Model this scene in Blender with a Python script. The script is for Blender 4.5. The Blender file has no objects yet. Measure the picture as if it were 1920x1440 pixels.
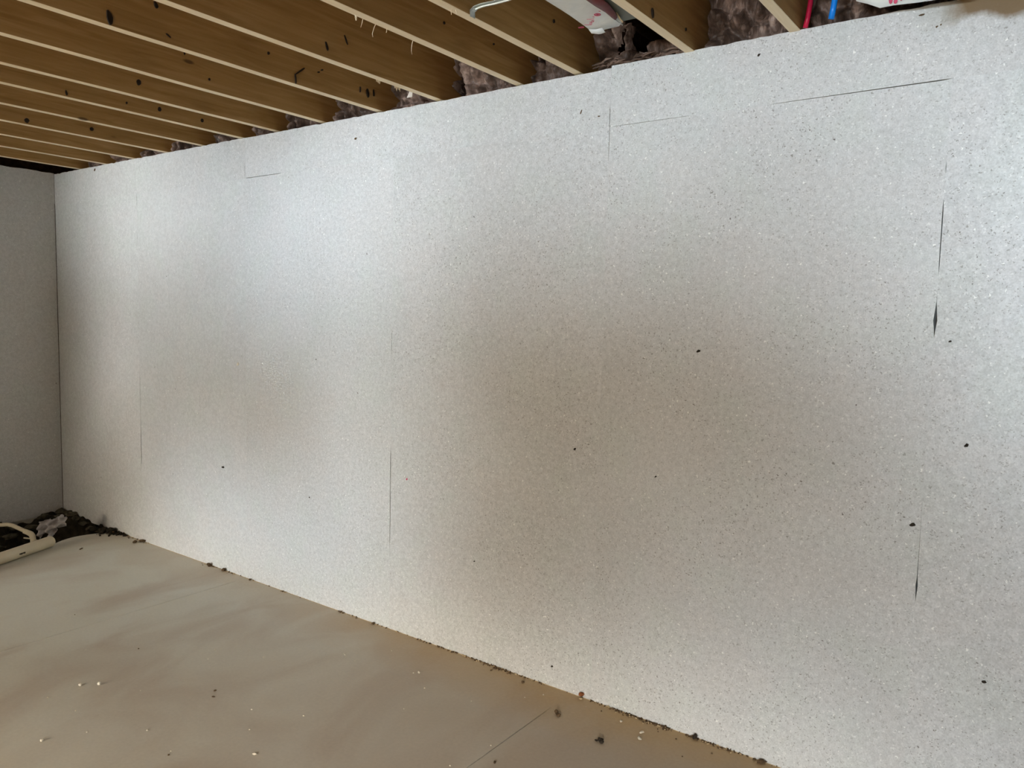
import bpy, bmesh, math, random
from mathutils import Vector, Matrix, noise
from mathutils.geometry import delaunay_2d_cdt
C = bpy.context.scene.collection
SC = bpy.context.scene
rnd = random.Random(7)
H = 2.658            # underside of the joists / top of the boards
J = 2.4215           # horizontal joint

# ------------------------------------------------------------ camera
F_PX = 1452.95
RM = [[0.80810574, 0.58857254, 0.02339834], [-0.06978934, 0.05622585, 0.99597595], [-0.58488851, 0.80648684, -0.08651252]]
CAM = Vector((6.4465, -2.827, 1.6456))
cam_data = bpy.data.cameras.new('camera'); cam = bpy.data.objects.new('camera', cam_data); C.objects.link(cam)
cam_data.sensor_fit = 'HORIZONTAL'; cam_data.sensor_width = 36; cam_data.lens = F_PX * 36 / 1920
cam_data.clip_start = 0.05; cam_data.clip_end = 100
r, u, f = [Vector(v) for v in RM]
cam.matrix_world = Matrix(((r.x, u.x, -f.x, CAM.x), (r.y, u.y, -f.y, CAM.y), (r.z, u.z, -f.z, CAM.z), (0, 0, 0, 1)))
SC.camera = cam

# ------------------------------------------------------------ world, lamps, exposure
SC.view_settings.view_transform = 'Standard'; SC.view_settings.look = 'None'
SC.view_settings.gamma = 1; SC.view_settings.use_curve_mapping = False
SC.view_settings.exposure = 0.0
w = bpy.data.worlds.new('world'); SC.world = w; w.use_nodes = True
bg = w.node_tree.nodes['Background']; bg.inputs[0].default_value = (0.62, 0.75, 1.0, 1); bg.inputs[1].default_value = 0.6

def area_lamp(name, loc, target, sx, sy, power, color, spread=180):
    l = bpy.data.lights.new(name, 'AREA'); l.shape = 'RECTANGLE'; l.size = sx; l.size_y = sy
    l.energy = power; l.color = color; l.spread = math.radians(spread)
    o = bpy.data.objects.new(name, l); C.objects.link(o); o.location = loc
    o.rotation_euler = (Vector(target) - Vector(loc)).to_track_quat('-Z', 'Y').to_euler()
    return o
area_lamp('added_fill_lamp', (5.5, -7.95, 1.4), (4.8, 0, 1.3), 3.5, 1.5, 19.18, (1.0, 0.836, 0.597), 70)  # all these unseen lamps are added, fitted to shape the light pools
area_lamp('added_fill_lamp', (2.6, -7.95, 2.3), (2.5, 0, 2.5), 2.4, 0.4, 3.55, (0.778, 0.904, 1.0), 13)
area_lamp('added_fill_lamp', (3.1, -7.95, 0.5), (3.0, 0, 0.35), 1.0, 0.5, 1.30, (0.51, 0.756, 1.0), 12)
area_lamp('added_fill_lamp', (7.2, -7.95, 1.8), (6.75, 0, 1.9), 1.0, 1.2, 6.02, (0.771, 0.9, 1.0), 16)
area_lamp('added_fill_lamp', (6.5, -7.95, 0.5), (6.2, 0, 0.0), 1.8, 0.5, 3.38, (0.883, 0.962, 1.0), 18)
area_lamp('added_fill_lamp', (1.9, -7.95, 1.5), (1.5, 0, 1.75), 1.0, 1.0, 2.20, (0.877, 0.959, 1.0), 16)
area_lamp('added_fill_lamp', (4.8, -7.95, 2.2), (4.9, 0, 2.5), 2.6, 0.4, 6.10, (0.74, 0.883, 1.0), 16)
area_lamp('added_fill_lamp', (2.8, -7.95, 1.6), (2.75, 0, 1.85), 1.1, 1.0, 2.30, (0.715, 0.869, 1.0), 12)
area_lamp('added_fill_lamp', (2.6, -7.95, 1.8), (2.3, -1.0, 0), 3.2, 0.6, 8.46, (1.0, 0.848, 0.621), 26)
area_lamp('added_fill_lamp', (3.7, -7.95, 1.5), (3.55, 0, 1.5), 0.5, 2.4, 2.66, (0.808, 0.92, 1.0), 13)
area_lamp('added_fill_lamp', (8.5, -7.95, 1.7), (7.6, 0, 1.3), 2.2, 1.3, 8.30, (0.5, 0.75, 1.0), 60)
area_lamp('added_fill_lamp', (3.2, -7.95, 2.0), (3.0, -4.7, 0), 2.6, 0.4, 70.52, (1.0, 0.8, 0.52), 30)  # added so the unseen floor bounces light onto the joist undersides
area_lamp('added_fill_lamp', (1.2, -7.95, 2.3), (0.9, 0, 2.5), 1.2, 0.4, 2.51, (0.94, 0.994, 1.0), 13)
area_lamp('added_fill_lamp', (2.2, -7.95, 0.5), (2.0, 0, 0.35), 1.0, 0.5, 1.09, (0.522, 0.762, 1.0), 12)
area_lamp('added_fill_lamp', (8.2, -7.95, 2.0), (6.2, -4.5, 0), 2.6, 0.4, 109.19, (1.0, 0.953, 0.843), 34)  # second added lamp for floor bounce, further right
area_lamp('added_fill_lamp', (0.45, -7.95, 1.35), (0.85, 0, 1.3), 0.6, 1.4, 0.95, (1.0, 0.96, 0.9), 10)
area_lamp('added_fill_lamp', (0.7, -7.95, 1.9), (1.5, -0.95, 0), 0.9, 0.4, 1.10, (1.0, 0.97, 0.9), 13)

# ------------------------------------------------------------ helpers
def link(name, me, mat=None, parent=None, **kw):
    o = bpy.data.objects.new(name, me); C.objects.link(o)
    if mat is not None and not me.materials:
        for m in (mat if isinstance(mat, (list, tuple)) else [mat]): me.materials.append(m)
    if parent: o.parent = parent
    for k, v in kw.items(): o[k] = v
    return o
def from_bm(name, bm, mat=None, parent=None, smooth=False, **kw):
    me = bpy.data.meshes.new(name); bm.to_mesh(me); bm.free()
    if smooth:
        for p in me.polygons: p.use_smooth = True
    return link(name, me, mat, parent, **kw)
def thing(name, loc, label, cat, group=None):
    o = bpy.data.objects.new(name, None); C.objects.link(o); o.location = loc; o.empty_display_size = .1
    o['label'] = label; o['category'] = cat
    if group: o['group'] = group
    return o
def add_box(bm, x0, x1, y0, y1, z0, z1, mi=0):
    v = [bm.verts.new(p) for p in ((x0,y0,z0),(x1,y0,z0),(x1,y1,z0),(x0,y1,z0),(x0,y0,z1),(x1,y0,z1),(x1,y1,z1),(x0,y1,z1))]
    fs = [bm.faces.new([v[i] for i in q]) for q in ((3,2,1,0),(4,5,6,7),(0,1,5,4),(1,2,6,5),(2,3,7,6),(3,0,4,7))]
    for q in fs: q.material_index = mi
    return v, fs
def box(name, x0, x1, y0, y1, z0, z1, mat, parent=None, bevel=0, **kw):
    bm = bmesh.new(); add_box(bm, x0, x1, y0, y1, z0, z1)
    if bevel: bmesh.ops.bevel(bm, geom=bm.edges[:], offset=bevel, segments=2, affect='EDGES')
    return from_bm(name, bm, mat, parent, **kw)
def tube_bm(bm, pts, rad, n=14, cap=True, hollow=0.0):
    pts = [Vector(p) for p in pts]; rings = []
    up = Vector((0, 0, 1)) if abs((pts[-1]-pts[0]).normalized().z) < .8 else Vector((1, 0, 0))
    for i, p in enumerate(pts):
        a = pts[max(i-1, 0)]; b = pts[min(i+1, len(pts)-1)]; t = (b - a).normalized()
        s = t.cross(up)
        if s.length < .05: s = t.cross(Vector((0, 1, 0)))
        s.normalize(); q = s.cross(t).normalized()
        rr = rad[i] if isinstance(rad, (list, tuple)) else rad
        rings.append([bm.verts.new(p + s * math.cos(2*math.pi*k/n) * rr + q * math.sin(2*math.pi*k/n) * rr) for k in range(n)])
    for a, b in zip(rings, rings[1:]):
        for k in range(n): bm.faces.new((a[k], a[(k+1) % n], b[(k+1) % n], b[k]))
    if cap:
        for rg, p, q2 in ((rings[0], pts[0], pts[1]), (rings[-1], pts[-1], pts[-2])):
            if hollow:
                d = (q2 - p).normalized() * min(.12, (q2 - p).length * .8)
                inner = [bm.verts.new(p + (v.co - p) * hollow) for v in rg]
                deep = [bm.verts.new(v.co + d) for v in inner]
                for k in range(n):
                    bm.faces.new((rg[k], rg[(k+1) % n], inner[(k+1) % n], inner[k]))
                    bm.faces.new((inner[k], inner[(k+1) % n], deep[(k+1) % n], deep[k]))
                bm.faces.new(deep)
            else: bm.faces.new(rg)
    bmesh.ops.recalc_face_normals(bm, faces=bm.faces[:])
def lump_bm(seed, r, flat=.6, sub=2, rough=.35):
    bm = bmesh.new(); bmesh.ops.create_icosphere(bm, subdivisions=sub, radius=1)
    off = Vector((seed * 3.7, seed * 1.3, seed * 2.1))
    for v in bm.verts:
        k = 1 + rough * noise.noise(v.co * 1.3 + off) + rough * .6 * noise.noise(v.co * 3.1 + off)
        v.co = Vector((v.co.x * k, v.co.y * k, v.co.z * k * flat)) * r
    return bm

# ------------------------------------------------------------ materials
def lin(c): return tuple(((x/255)/12.92 if x/255 <= .04045 else ((x/255+.055)/1.055)**2.4) for x in c) + (1,)
class M:
    def __init__(s, name, rough=.8, spec=.3):
        s.m = bpy.data.materials.new(name); s.m.use_nodes = True; s.t = s.m.node_tree; s.n = s.t.nodes
        s.b = s.n['Principled BSDF']; s.b.inputs['Roughness'].default_value = rough; s.b.inputs['Specular IOR Level'].default_value = spec
    def node(s, ty, ins=None, **kw):
        n = s.n.new(ty)
        for k, v in kw.items(): setattr(n, k, v)
        for k, v in (ins or {}).items():
            if hasattr(v, 'is_output') or isinstance(v, bpy.types.NodeSocket): s.t.links.new(v, n.inputs[k])
            else: n.inputs[k].default_value = v
        return n
    def link(s, a, b): s.t.links.new(a, b)
    def coord(s, kind='Object', scale=(1, 1, 1), rand=0.0):
        tc = s.node('ShaderNodeTexCoord'); out = tc.outputs[kind]
        if rand:
            oi = s.node('ShaderNodeObjectInfo'); mu = s.node('ShaderNodeVectorMath', {0: oi.outputs['Random'], 1: (rand, rand*.7, rand*1.3)}, operation='MULTIPLY')
            out = s.node('ShaderNodeVectorMath', {0: out, 1: mu.outputs[0]}, operation='ADD').outputs[0]
        return s.node('ShaderNodeMapping', {'Vector': out, 'Scale': scale}).outputs[0]
    def noise(s, co, scale, detail=4, rough=.55, dist=0):
        return s.node('ShaderNodeTexNoise', {'Vector': co, 'Scale': scale, 'Detail': detail, 'Roughness': rough, 'Distortion': dist}).outputs['Fac']
    def ramp(s, fac, stops, interp='LINEAR'):
        n = s.node('ShaderNodeValToRGB', {'Fac': fac}); e = n.color_ramp.elements; n.color_ramp.interpolation = interp
        while len(e) < len(stops): e.new(.5)
        for el, (p, c) in zip(e, stops):
            el.position = p; el.color = c if len(c) == 4 else tuple(c) + (1,)
        return n.outputs['Color']
    def maprange(s, v, a, b, c=0, d=1):
        return s.node('ShaderNodeMapRange', {'Value': v, 'From Min': a, 'From Max': b, 'To Min': c, 'To Max': d}).outputs[0]
    def mix(s, fac, a, b, blend='MIX'):
        n = s.n.new('ShaderNodeMix'); n.data_type = 'RGBA'; n.blend_type = blend; n.clamp_factor = True
        for i, v in ((0, fac), (6, a), (7, b)):
            if isinstance(v, bpy.types.NodeSocket): s.t.links.new(v, n.inputs[i])
            else: n.inputs[i].default_value = v
        return n.outputs[2]
    def math(s, op, a, b=0.0):
        return s.node('ShaderNodeMath', {0: a, 1: b}, operation=op).outputs[0]
    def bump(s, h, strength=.3, dist=.01):
        b = s.node('ShaderNodeBump', {'Height': h, 'Strength': strength, 'Distance': dist}); s.link(b.outputs[0], s.b.inputs['Normal'])
    def col(s, v):
        if isinstance(v, bpy.types.NodeSocket): s.link(v, s.b.inputs['Base Color'])
        else: s.b.inputs['Base Color'].default_value = v
        return s

def board_material():
    m = M('pressed_fibre_board', .78, .25)
    co = m.coord('Object', rand=7.0)
    big = m.noise(co, 1.6, 3, .5)
    base = m.ramp(big, [(.3, (.595, .60, .603)), (.7, (.653, .66, .668))])
    hue = m.noise(co, 4.5, 3, .5)
    base = m.mix(1.0, base, m.ramp(hue, [(.36, (1.008, .995, .99)), (.5, (1, 1, 1)), (.64, (.99, 1.006, .99))]), 'MULTIPLY')
    oi = m.node('ShaderNodeObjectInfo')
    base = m.mix(1.0, base, m.mix(oi.outputs['Random'], (.975, .975, .97, 1), (1.02, 1.02, 1.02, 1)), 'MULTIPLY')
    fine = m.noise(co, 190, 3, .6)
    mid = m.noise(co, 55, 3, .6)
    c = m.mix(m.maprange(fine, .34, .66, 0, 1), (.89, .89, .89, 1), (1.10, 1.10, 1.10, 1))
    base = m.mix(1.0, base, c, 'MULTIPLY')
    c2 = m.mix(m.maprange(mid, .36, .64, 0, 1), (.93, .93, .93, 1), (1.06, 1.06, 1.06, 1))
    base = m.mix(1.0, base, c2, 'MULTIPLY')
    # flecks: cells of the pressed fibre, a few of them pale, a few dark
    wob = m.node('ShaderNodeTexNoise', {'Vector': co, 'Scale': 130, 'Detail': 2})
    wv = m.node('ShaderNodeVectorMath', {0: wob.outputs['Color'], 1: (.017, .017, .017)}, operation='MULTIPLY').outputs[0]
    co2 = m.node('ShaderNodeVectorMath', {0: co, 1: wv}, operation='ADD').outputs[0]
    def flecks(scale, thr, keep, seed):
        cc = m.node('ShaderNodeMapping', {'Vector': co2, 'Location': (seed, seed*.37, seed*1.9), 'Rotation': (seed, seed, seed)}).outputs[0]
        v = m.node('ShaderNodeTexVoronoi', {'Vector': cc, 'Scale': scale})
        near = m.math('LESS_THAN', v.outputs['Distance'], thr)
        sep = m.node('ShaderNodeSeparateColor', {0: v.outputs['Color']}).outputs[0]
        return m.math('MULTIPLY', near, m.math('GREATER_THAN', sep, keep))
    dens = m.maprange(m.noise(co, 2.3, 2), .35, .65, .35, 1)
    gp = m.node('ShaderNodeNewGeometry'); gx = m.node('ShaderNodeSeparateXYZ', {0: gp.outputs['Position']}).outputs['X']
    dens = m.math('MULTIPLY', dens, m.maprange(gx, .8, 4.6, .10, 1)); dn2 = m.maprange(gx, 0, 4.0, .25, 1)
    w1 = flecks(105, .33, .84, 1.3); w2 = flecks(62, .20, .90, 4.1)
    d1 = flecks(135, .36, .80, 7.7); d2 = flecks(66, .20, .88, 9.2); d3 = flecks(15, .055, .90, 2.9)
    base = m.mix(m.math('MULTIPLY', m.math('MULTIPLY', w1, .5), dn2), base, (.86, .86, .85, 1))
    base = m.mix(m.math('MULTIPLY', w2, .85), base, (.92, .92, .90, 1))
    base = m.mix(m.math('MULTIPLY', m.math('MULTIPLY', d1, dens), .75), base, (.27, .26, .245, 1))
    base = m.mix(m.math('MULTIPLY', m.math('MULTIPLY', d2, .8), dens), base, (.17, .155, .14, 1))
    base = m.mix(m.math('MULTIPLY', d3, .85), base, (.11, .09, .085, 1))
    # brown band along the top edge near the right end, with a grey-brown border
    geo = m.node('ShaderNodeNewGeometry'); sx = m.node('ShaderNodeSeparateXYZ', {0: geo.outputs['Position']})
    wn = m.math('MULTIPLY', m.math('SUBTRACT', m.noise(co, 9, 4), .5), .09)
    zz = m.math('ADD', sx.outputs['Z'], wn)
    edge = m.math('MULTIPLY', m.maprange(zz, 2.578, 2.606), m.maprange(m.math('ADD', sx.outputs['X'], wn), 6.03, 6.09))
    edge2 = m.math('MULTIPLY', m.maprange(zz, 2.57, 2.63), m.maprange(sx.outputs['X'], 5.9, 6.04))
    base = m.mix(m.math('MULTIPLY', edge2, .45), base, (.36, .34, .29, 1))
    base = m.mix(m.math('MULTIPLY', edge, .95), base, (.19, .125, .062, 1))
    m.col(base)
    m.bump(m.noise(co, 170, 1, .5), .10, .003)
    return m.m

def wood_material(name, c_dark, c_mid, c_light, seed):
    m = M(name, .62, .3)
    co = m.coord('Object', rand=9.0)
    cs = m.node('ShaderNodeMapping', {'Vector': co, 'Scale': (14, .9, 14), 'Location': (seed, seed, seed)}).outputs[0]
    dist = m.noise(cs, 1.2, 3)
    g = m.node('ShaderNodeTexNoise', {'Vector': cs, 'Scale': 3.0, 'Detail': 6, 'Roughness': .6, 'Distortion': .7}).outputs['Fac']
    base = m.ramp(g, [(.28, c_dark), (.5, c_mid), (.72, c_light)])
    blot = m.noise(m.node('ShaderNodeMapping', {'Vector': co, 'Scale': (2.5, 1.3, 4)}).outputs[0], 2.2, 3)
    base = m.mix(m.maprange(blot, .35, .65, 0, .5), base, c_mid)
    # small round knots
    kv = m.node('ShaderNodeTexVoronoi', {'Vector': m.node('ShaderNodeMapping', {'Vector': co, 'Scale': (2.4, 1.7, 5)}).outputs[0], 'Scale': 1.5})
    keep = m.math('GREATER_THAN', m.node('ShaderNodeSeparateColor', {0: kv.outputs['Color']}).outputs[0], .62)
    kn = m.math('MULTIPLY', m.maprange(kv.outputs['Distance'], .085, .045), keep)
    halo = m.math('MULTIPLY', m.maprange(kv.outputs['Distance'], .26, .07), keep)
    base = m.mix(m.math('MULTIPLY', halo, .3), base, c_dark)
    base = m.mix(m.math('MULTIPLY', kn, .75), base, (.05, .028, .012, 1))
    m.col(base); m.bump(g, .12, .004)
    return m.m

def concrete_material():
    m = M('trowelled_concrete', .62, .28)
    co = m.coord('Object')
    a = m.noise(co, 1.1, 4, .55, .6); b = m.noise(m.node('ShaderNodeMapping', {'Vector': co, 'Location': (5, 9, 2), 'Scale': (1, .6, 1)}).outputs[0], 2.6, 4, .5, .8)
    base = m.ramp(a, [(.3, (.62, .60, .52)), (.5, (.66, .65, .575)), (.7, (.69, .69, .63))])
    base = m.mix(m.maprange(b, .46, .70, 0, .5), base, (.52, .44, .37, 1))
    # dusty pale streaks and brown stains against the wall and close to the camera
    geo = m.node('ShaderNodeNewGeometry'); sx = m.node('ShaderNodeSeparateXYZ', {0: geo.outputs['Position']})
    near = m.maprange(m.math('ADD', sx.outputs['X'], m.math('MULTIPLY', b, 2.5)), 3.2, 6.2)
    base = m.mix(m.math('MULTIPLY', near, .85), base, (.40, .325, .25, 1))
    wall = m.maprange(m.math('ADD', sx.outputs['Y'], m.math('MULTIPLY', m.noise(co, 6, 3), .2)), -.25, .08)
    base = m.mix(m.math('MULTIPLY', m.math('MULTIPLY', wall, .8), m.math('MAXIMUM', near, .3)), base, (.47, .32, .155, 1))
    fine = m.noise(co, 70, 4, .6)
    base = m.mix(1.0, base, m.mix(fine, (.9, .9, .9, 1), (1.1, 1.1, 1.1, 1)), 'MULTIPLY')
    sp = m.node('ShaderNodeTexVoronoi', {'Vector': co, 'Scale': 38})
    dot = m.math('MULTIPLY', m.math('LESS_THAN', sp.outputs['Distance'], .07), m.math('GREATER_THAN', m.node('ShaderNodeSeparateColor', {0: sp.outputs['Color']}).outputs[0], .93))
    base = m.mix(m.math('MULTIPLY', dot, .6), base, (.66, .62, .53, 1))
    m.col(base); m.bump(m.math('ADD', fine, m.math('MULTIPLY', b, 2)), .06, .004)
    m.link(m.maprange(a, .3, .7, .5, .72), m.b.inputs['Roughness'])
    return m.m

def simple(name, c, rough=.7, spec=.3, nscale=25, amt=.15, metal=0, bumps=0):
    m = M(name, rough, spec); co = m.coord('Object', rand=3.0)
    n = m.noise(co, nscale, 4)
    c = tuple(c[:3])
    m.col(m.ramp(n, [(.3, tuple(x * (1 - amt) for x in c)), (.7, tuple(min(1, x * (1 + amt)) for x in c))]))
    m.b.inputs['Metallic'].default_value = metal
    if bumps: m.bump(n, bumps, .01)
    return m.m

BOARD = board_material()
WOOD = wood_material('spruce_side_shaded', (.27, .145, .045, 1), (.38, .22, .078, 1), (.48, .30, .125, 1), 0)  # yellowed side faces, darkened further to stand for shade between joists
WOOD2 = wood_material('spruce_edge_lit', (.80, .67, .46, 1), (.88, .76, .55, 1), (.93, .83, .64, 1), 3)  # undersides coloured paler to carry light bounced up from the floor
CONC = concrete_material()
FOUND = simple('foundation_concrete', (.10, .09, .08), .9)
PVC = simple('pvc_cream', (.74, .66, .49), .38, .45, 8, .07)
DARKP = simple('black_print', (.03, .025, .02), .6)
DIRT = simple('dark_earth', (.022, .018, .012), .95, .15, 22, .55, bumps=.5)
STONE = simple('field_stone', (.085, .075, .052), .9, .15, 18, .75, bumps=.5)
CLOD = simple('brown_clod', (.11, .072, .042), .95, .1, 60, .4)
CHIP = simple('pale_chip', (.72, .66, .55), .8, .3, 60, .15)
RUST = simple('reddish_clod', (.24, .09, .04), .9, .1, 60, .3)
STRAW = simple('pale_straw', (.52, .40, .24), .8, .2, 60, .3)
KNOT = simple('knot_wood', (.018, .010, .004), .7, .3, 60, .4)
GOUGE = simple('torn_fibre', (.035, .028, .022), .95, .1, 90, .4)
STEEL = simple('galvanised_sheet', (.52, .55, .52), .38, .5, 18, .12, metal=.85)
DUCTM = simple('galvanised_duct_skin', (.13, .135, .105), .45, .4, 5, .2, metal=.2)
RED = simple('red_pex', (.50, .008, .05), .35, .4, 8, .05)
BLUE = simple('blue_pex', (.005, .22, .78), .35, .4, 8, .05)
REDPRINT = simple('red_print', (.55, .07, .14), .6, .3, 60, .3)
MAROON = simple('maroon_tape', (.12, .02, .02), .5, .4, 30, .3)
SILL = simple('sill_wood', (.09, .05, .03), .9, .2, 30, .3)
SUBF = simple('subfloor_osb', (.30, .19, .09), .85, .2, 12, .3)

def jacket_material():
    m = M('white_duct_jacket', .42, .4); co = m.coord('Object', rand=2.0)
    n = m.noise(co, 9, 4, .5, .4)
    m.col(m.ramp(n, [(.3, (.62, .66, .66)), (.7, (.78, .81, .80))])); m.bump(n, .35, .02); return m.m
JACK = jacket_material()
def batt_material():
    m = M('brown_glasswool', .5, .35); co = m.coord('Object', rand=5.0)
    n = m.noise(co, 7, 5, .6, 1.0); g = m.noise(m.node('ShaderNodeMapping', {'Vector': co, 'Scale': (30, 30, 9)}).outputs[0], 2, 4)
    base = m.ramp(n, [(.30, (.030, .018, .012)), (.45, (.12, .075, .055)), (.57, (.26, .175, .14)), (.70, (.62, .46, .38))])
    base = m.mix(m.maprange(g, .4, .6, 0, .45), base, (.05, .033, .025, 1))
    m.col(base); m.bump(g, .6, .01)
    m.b.inputs['Coat Weight'].default_value = .1; m.b.inputs['Coat Roughness'].default_value = .3
    return m.m
BATT = batt_material()
def bag_material():
    m = M('clear_plastic_bag', .3, .5); co = m.coord('Object')
    n = m.noise(co, 18, 4, .6, 1.0)
    m.col(m.ramp(n, [(.3, (.34, .31, .30)), (.7, (.66, .62, .62))]))
    m.b.inputs['Transmission Weight'].default_value = .25
    return m.m
BAG = bag_material()

# ------------------------------------------------------------ floor with saw cuts and the open pit
PIT = [(-.05, .2), (.86, .2), (.845, -.01), (.80, -.06), (.755, -.14), (.735, -.23), (.745, -.31), (.79, -.40), (.865, -.50), (.93, -.62), (.97, -.75), (1.0, -.95), (.98, -1.3), (.80, -1.45), (-.05, -1.5)]
CUTS = [(2.404, 2.409, -8.05, -.125, .004), (4.7515, 4.757, -8.05, -.205, .03), (7.13, 7.135, -8.05, -.2, .01)]
def smooth_poly(p, n=3):
    for _ in range(n - 1):
        q = []
        for i in range(len(p)):
            a, b = Vector(p[i]), Vector(p[(i+1) % len(p)])
            q += [tuple(a * .75 + b * .25), tuple(a * .25 + b * .75)]
        p = q
    return p
def in_poly(x, y, poly):
    c = False; j = len(poly) - 1
    for i in range(len(poly)):
        if (poly[i][1] > y) != (poly[j][1] > y) and x < (poly[j][0]-poly[i][0])*(y-poly[i][1])/(poly[j][1]-poly[i][1]) + poly[i][0]: c = not c
        j = i
    return c
pit = smooth_poly(PIT, 3)
pit = [(max(x, -.09), min(y, .09)) for x, y in pit]
def build_floor():
    loops = [[(-.1, .1), (-.1, -8.1), (11.1, -8.1), (11.1, .1)]]
    # pit opening clipped to the slab corner
    inner = [p for p in pit]
    vs = [Vector(p) for p in loops[0]]; edges = [(0, 1), (1, 2), (2, 3), (3, 0)]
    def ring(pts):
        b = len(vs); vs.extend(Vector(p) for p in pts)
        edges.extend((b + i, b + (i+1) % len(pts)) for i in range(len(pts)))
    ring(inner)
    for x0, x1, y0, y1, d in CUTS: ring([(x0, y0), (x1, y0), (x1, y1), ((x0+x1)/2, y1+.05), (x0, y1)])
    v, e, fc, *_ = delaunay_2d_cdt(vs, edges, [], 0, 1e-5)
    bm = bmesh.new(); bv = [bm.verts.new((p.x, p.y, 0)) for p in v]
    for t in fc:
        cx = sum(v[i].x for i in t)/len(t); cy = sum(v[i].y for i in t)/len(t)
        if in_poly(cx, cy, pit) or any(x0 <= cx <= x1 and y0 <= cy <= y1+.06 for x0, x1, y0, y1, d in CUTS): continue
        fa = bm.faces.new([bv[i] for i in t])
    for fa in bm.faces:
        fa.normal_update()
        if fa.normal.z < 0: fa.normal_flip()
    def wall_ring(pts, d, floor=True):
        top = [bm.verts.new((x, y, 0)) for x, y in pts]; bot = [bm.verts.new((x, y, -d)) for x, y in pts]
        for i in range(len(pts)):
            j = (i+1) % len(pts); bm.faces.new((top[i], top[j], bot[j], bot[i]))
        if floor: bm.faces.new(bot)
    wall_ring(inner, .46, False)
    for x0, x1, y0, y1, d in CUTS: wall_ring([(x0, y0), (x1, y0), (x1, y1), ((x0+x1)/2, y1+.05), (x0, y1)], d)
    add_box(bm, -.1, 11.1, -8.1, .1, -.60, -.45)
    return from_bm('floor', bm, CONC, kind='structure')
floor = build_floor()

# ------------------------------------------------------------ long wall: foundation with fibre boards over it
wall_back = box('wall_back', -.3, 11.1, .055, .30, -.3, H - .045, FOUND, kind='structure')
wall_left = box('wall_left', -.30, -.055, -8.1, .055, -.3, H - .045, FOUND, kind='structure')
box('trim_1', -.3, 11.1, .062, .20, H - .044, H - .003, SILL, kind='structure')     # sill plates under the joist ends
box('trim_2', -.26, -.12, -8.1, .055, H - .044, H - .004, SILL, kind='structure')

T = -.0004
def gap_fn(spec):            # spec: list of (z, half gap) ; linear
    def g(z):
        for (a, ga), (b, gb) in zip(spec, spec[1:]):
            if a <= z <= b: return ga + (gb - ga) * (z - a) / max(b - a, 1e-6)
        return T
    return g
T = -.0004
NO = gap_fn([(-1, T), (9, T)])
# board seams of the long wall: where the joint stands open (measured heights)
SEAMS = {
 1.198: gap_fn([(-1, T), (.55, T), (.58, .0030), (.76, .0030), (.82, .0006), (.96, .0005), (.99, .0011), (1.17, .0011), (1.2, T), (2.08, T), (2.1, .001), (2.14, .001), (2.16, T), (2.33, T), (2.35, .0016), (9, .0016)]),
 2.417: gap_fn([(-1, T), (1.56, T), (1.58, .0012), (1.63, .0012), (1.65, T), (2.18, T), (2.19, .0014), (2.23, .0014), (2.25, T), (2.44, T), (2.46, .0014), (2.50, .0014), (2.52, T), (9, T)]),
 3.636: gap_fn([(-1, T), (.445, T), (.47, .0016), (.56, .0020), (.60, .0006), (.65, .0016), (.70, .0022), (.74, .0006), (.77, .0014), (.86, .0026), (.94, .0008), (.96, T), (1.20, T), (1.22, .0011), (1.26, .0011), (1.28, T), (1.44, T), (1.46, .0012), (1.55, .0012), (1.57, T), (9, T)]),
 4.855: gap_fn([(-1, T), (2.28, T), (2.31, .0008), (2.48, .0014), (2.50, T), (2.62, T), (2.64, .0008), (9, .0008)]),
 6.074: gap_fn([(-1, T), (.745, T), (.755, .0010), (.77, .0045), (.785, .0040), (.80, .0012), (.9, .0004), (1.60, T), (1.63, .0014), (1.665, .0060), (1.69, .0035), (1.72, .0006), (1.80, T), (1.84, .0012), (2.02, .0018), (2.05, T), (2.12, T), (2.13, .0010), (2.16, .0010), (2.18, T), (9, T)]),
}
def board(name, x0, x1, z0, z1, gl, gr, gt, gb, parent, face_y=0.0, thick=.05, axis='y', tilt=(0, 0), rag=0.0, seed=0):
    """one board; its four edges follow gap functions so that joints open only where they do in the room"""
    out = []
    n = max(2, int((z1 - z0) / .03)); m = max(2, int((x1 - x0) / .03))
    for i in range(m): x = x0 + (x1-x0)*i/m; out.append((x, z0 + gb(x)))
    for i in range(n): z = z0 + (z1-z0)*i/n; out.append((x1 - gr(z), z))
    for i in range(m): x = x1 - (x1-x0)*i/m; out.append((x, z1 - gt(x) - (rag * abs(noise.noise(Vector((x*17, seed, 0)))) + rag * .8 * max(0, noise.noise(Vector((x*70, seed, 4)))) if rag else 0)))
    for i in range(n): z = z1 - (z1-z0)*i/n; out.append((x0 + gl(z), z))
    bm = bmesh.new(); fr = []; bk = []; bev = []
    cx, cz = (x0+x1)/2, (z0+z1)/2
    def P(x, z, d):
        return (x, d, z) if axis == 'y' else (-d, x, z)
    for x, z in out:
        yy = face_y + tilt[0] * (x-cx) + tilt[1] * (z-cz)
        ex = ez = 0
        fr.append(bm.verts.new(P(x+ex, z+ez, yy))); bev.append(bm.verts.new(P(x, z, yy+.0008))); bk.append(bm.verts.new(P(x, z, thick)))
    N = len(out)
    bm.faces.new(fr); bm.faces.new(bk)
    for i in range(N):
        j = (i+1) % N; bm.faces.new((fr[i], fr[j], bev[j], bev[i])); bm.faces.new((bev[i], bev[j], bk[j], bk[i]))
    bmesh.ops.recalc_face_normals(bm, faces=bm.faces[:])
    return from_bm(name, bm, BOARD, parent)
xs = [0.0, 1.198, 2.417, 3.636, 4.855, 6.074, 7.293, 8.512, 9.731, 10.95]
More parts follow.
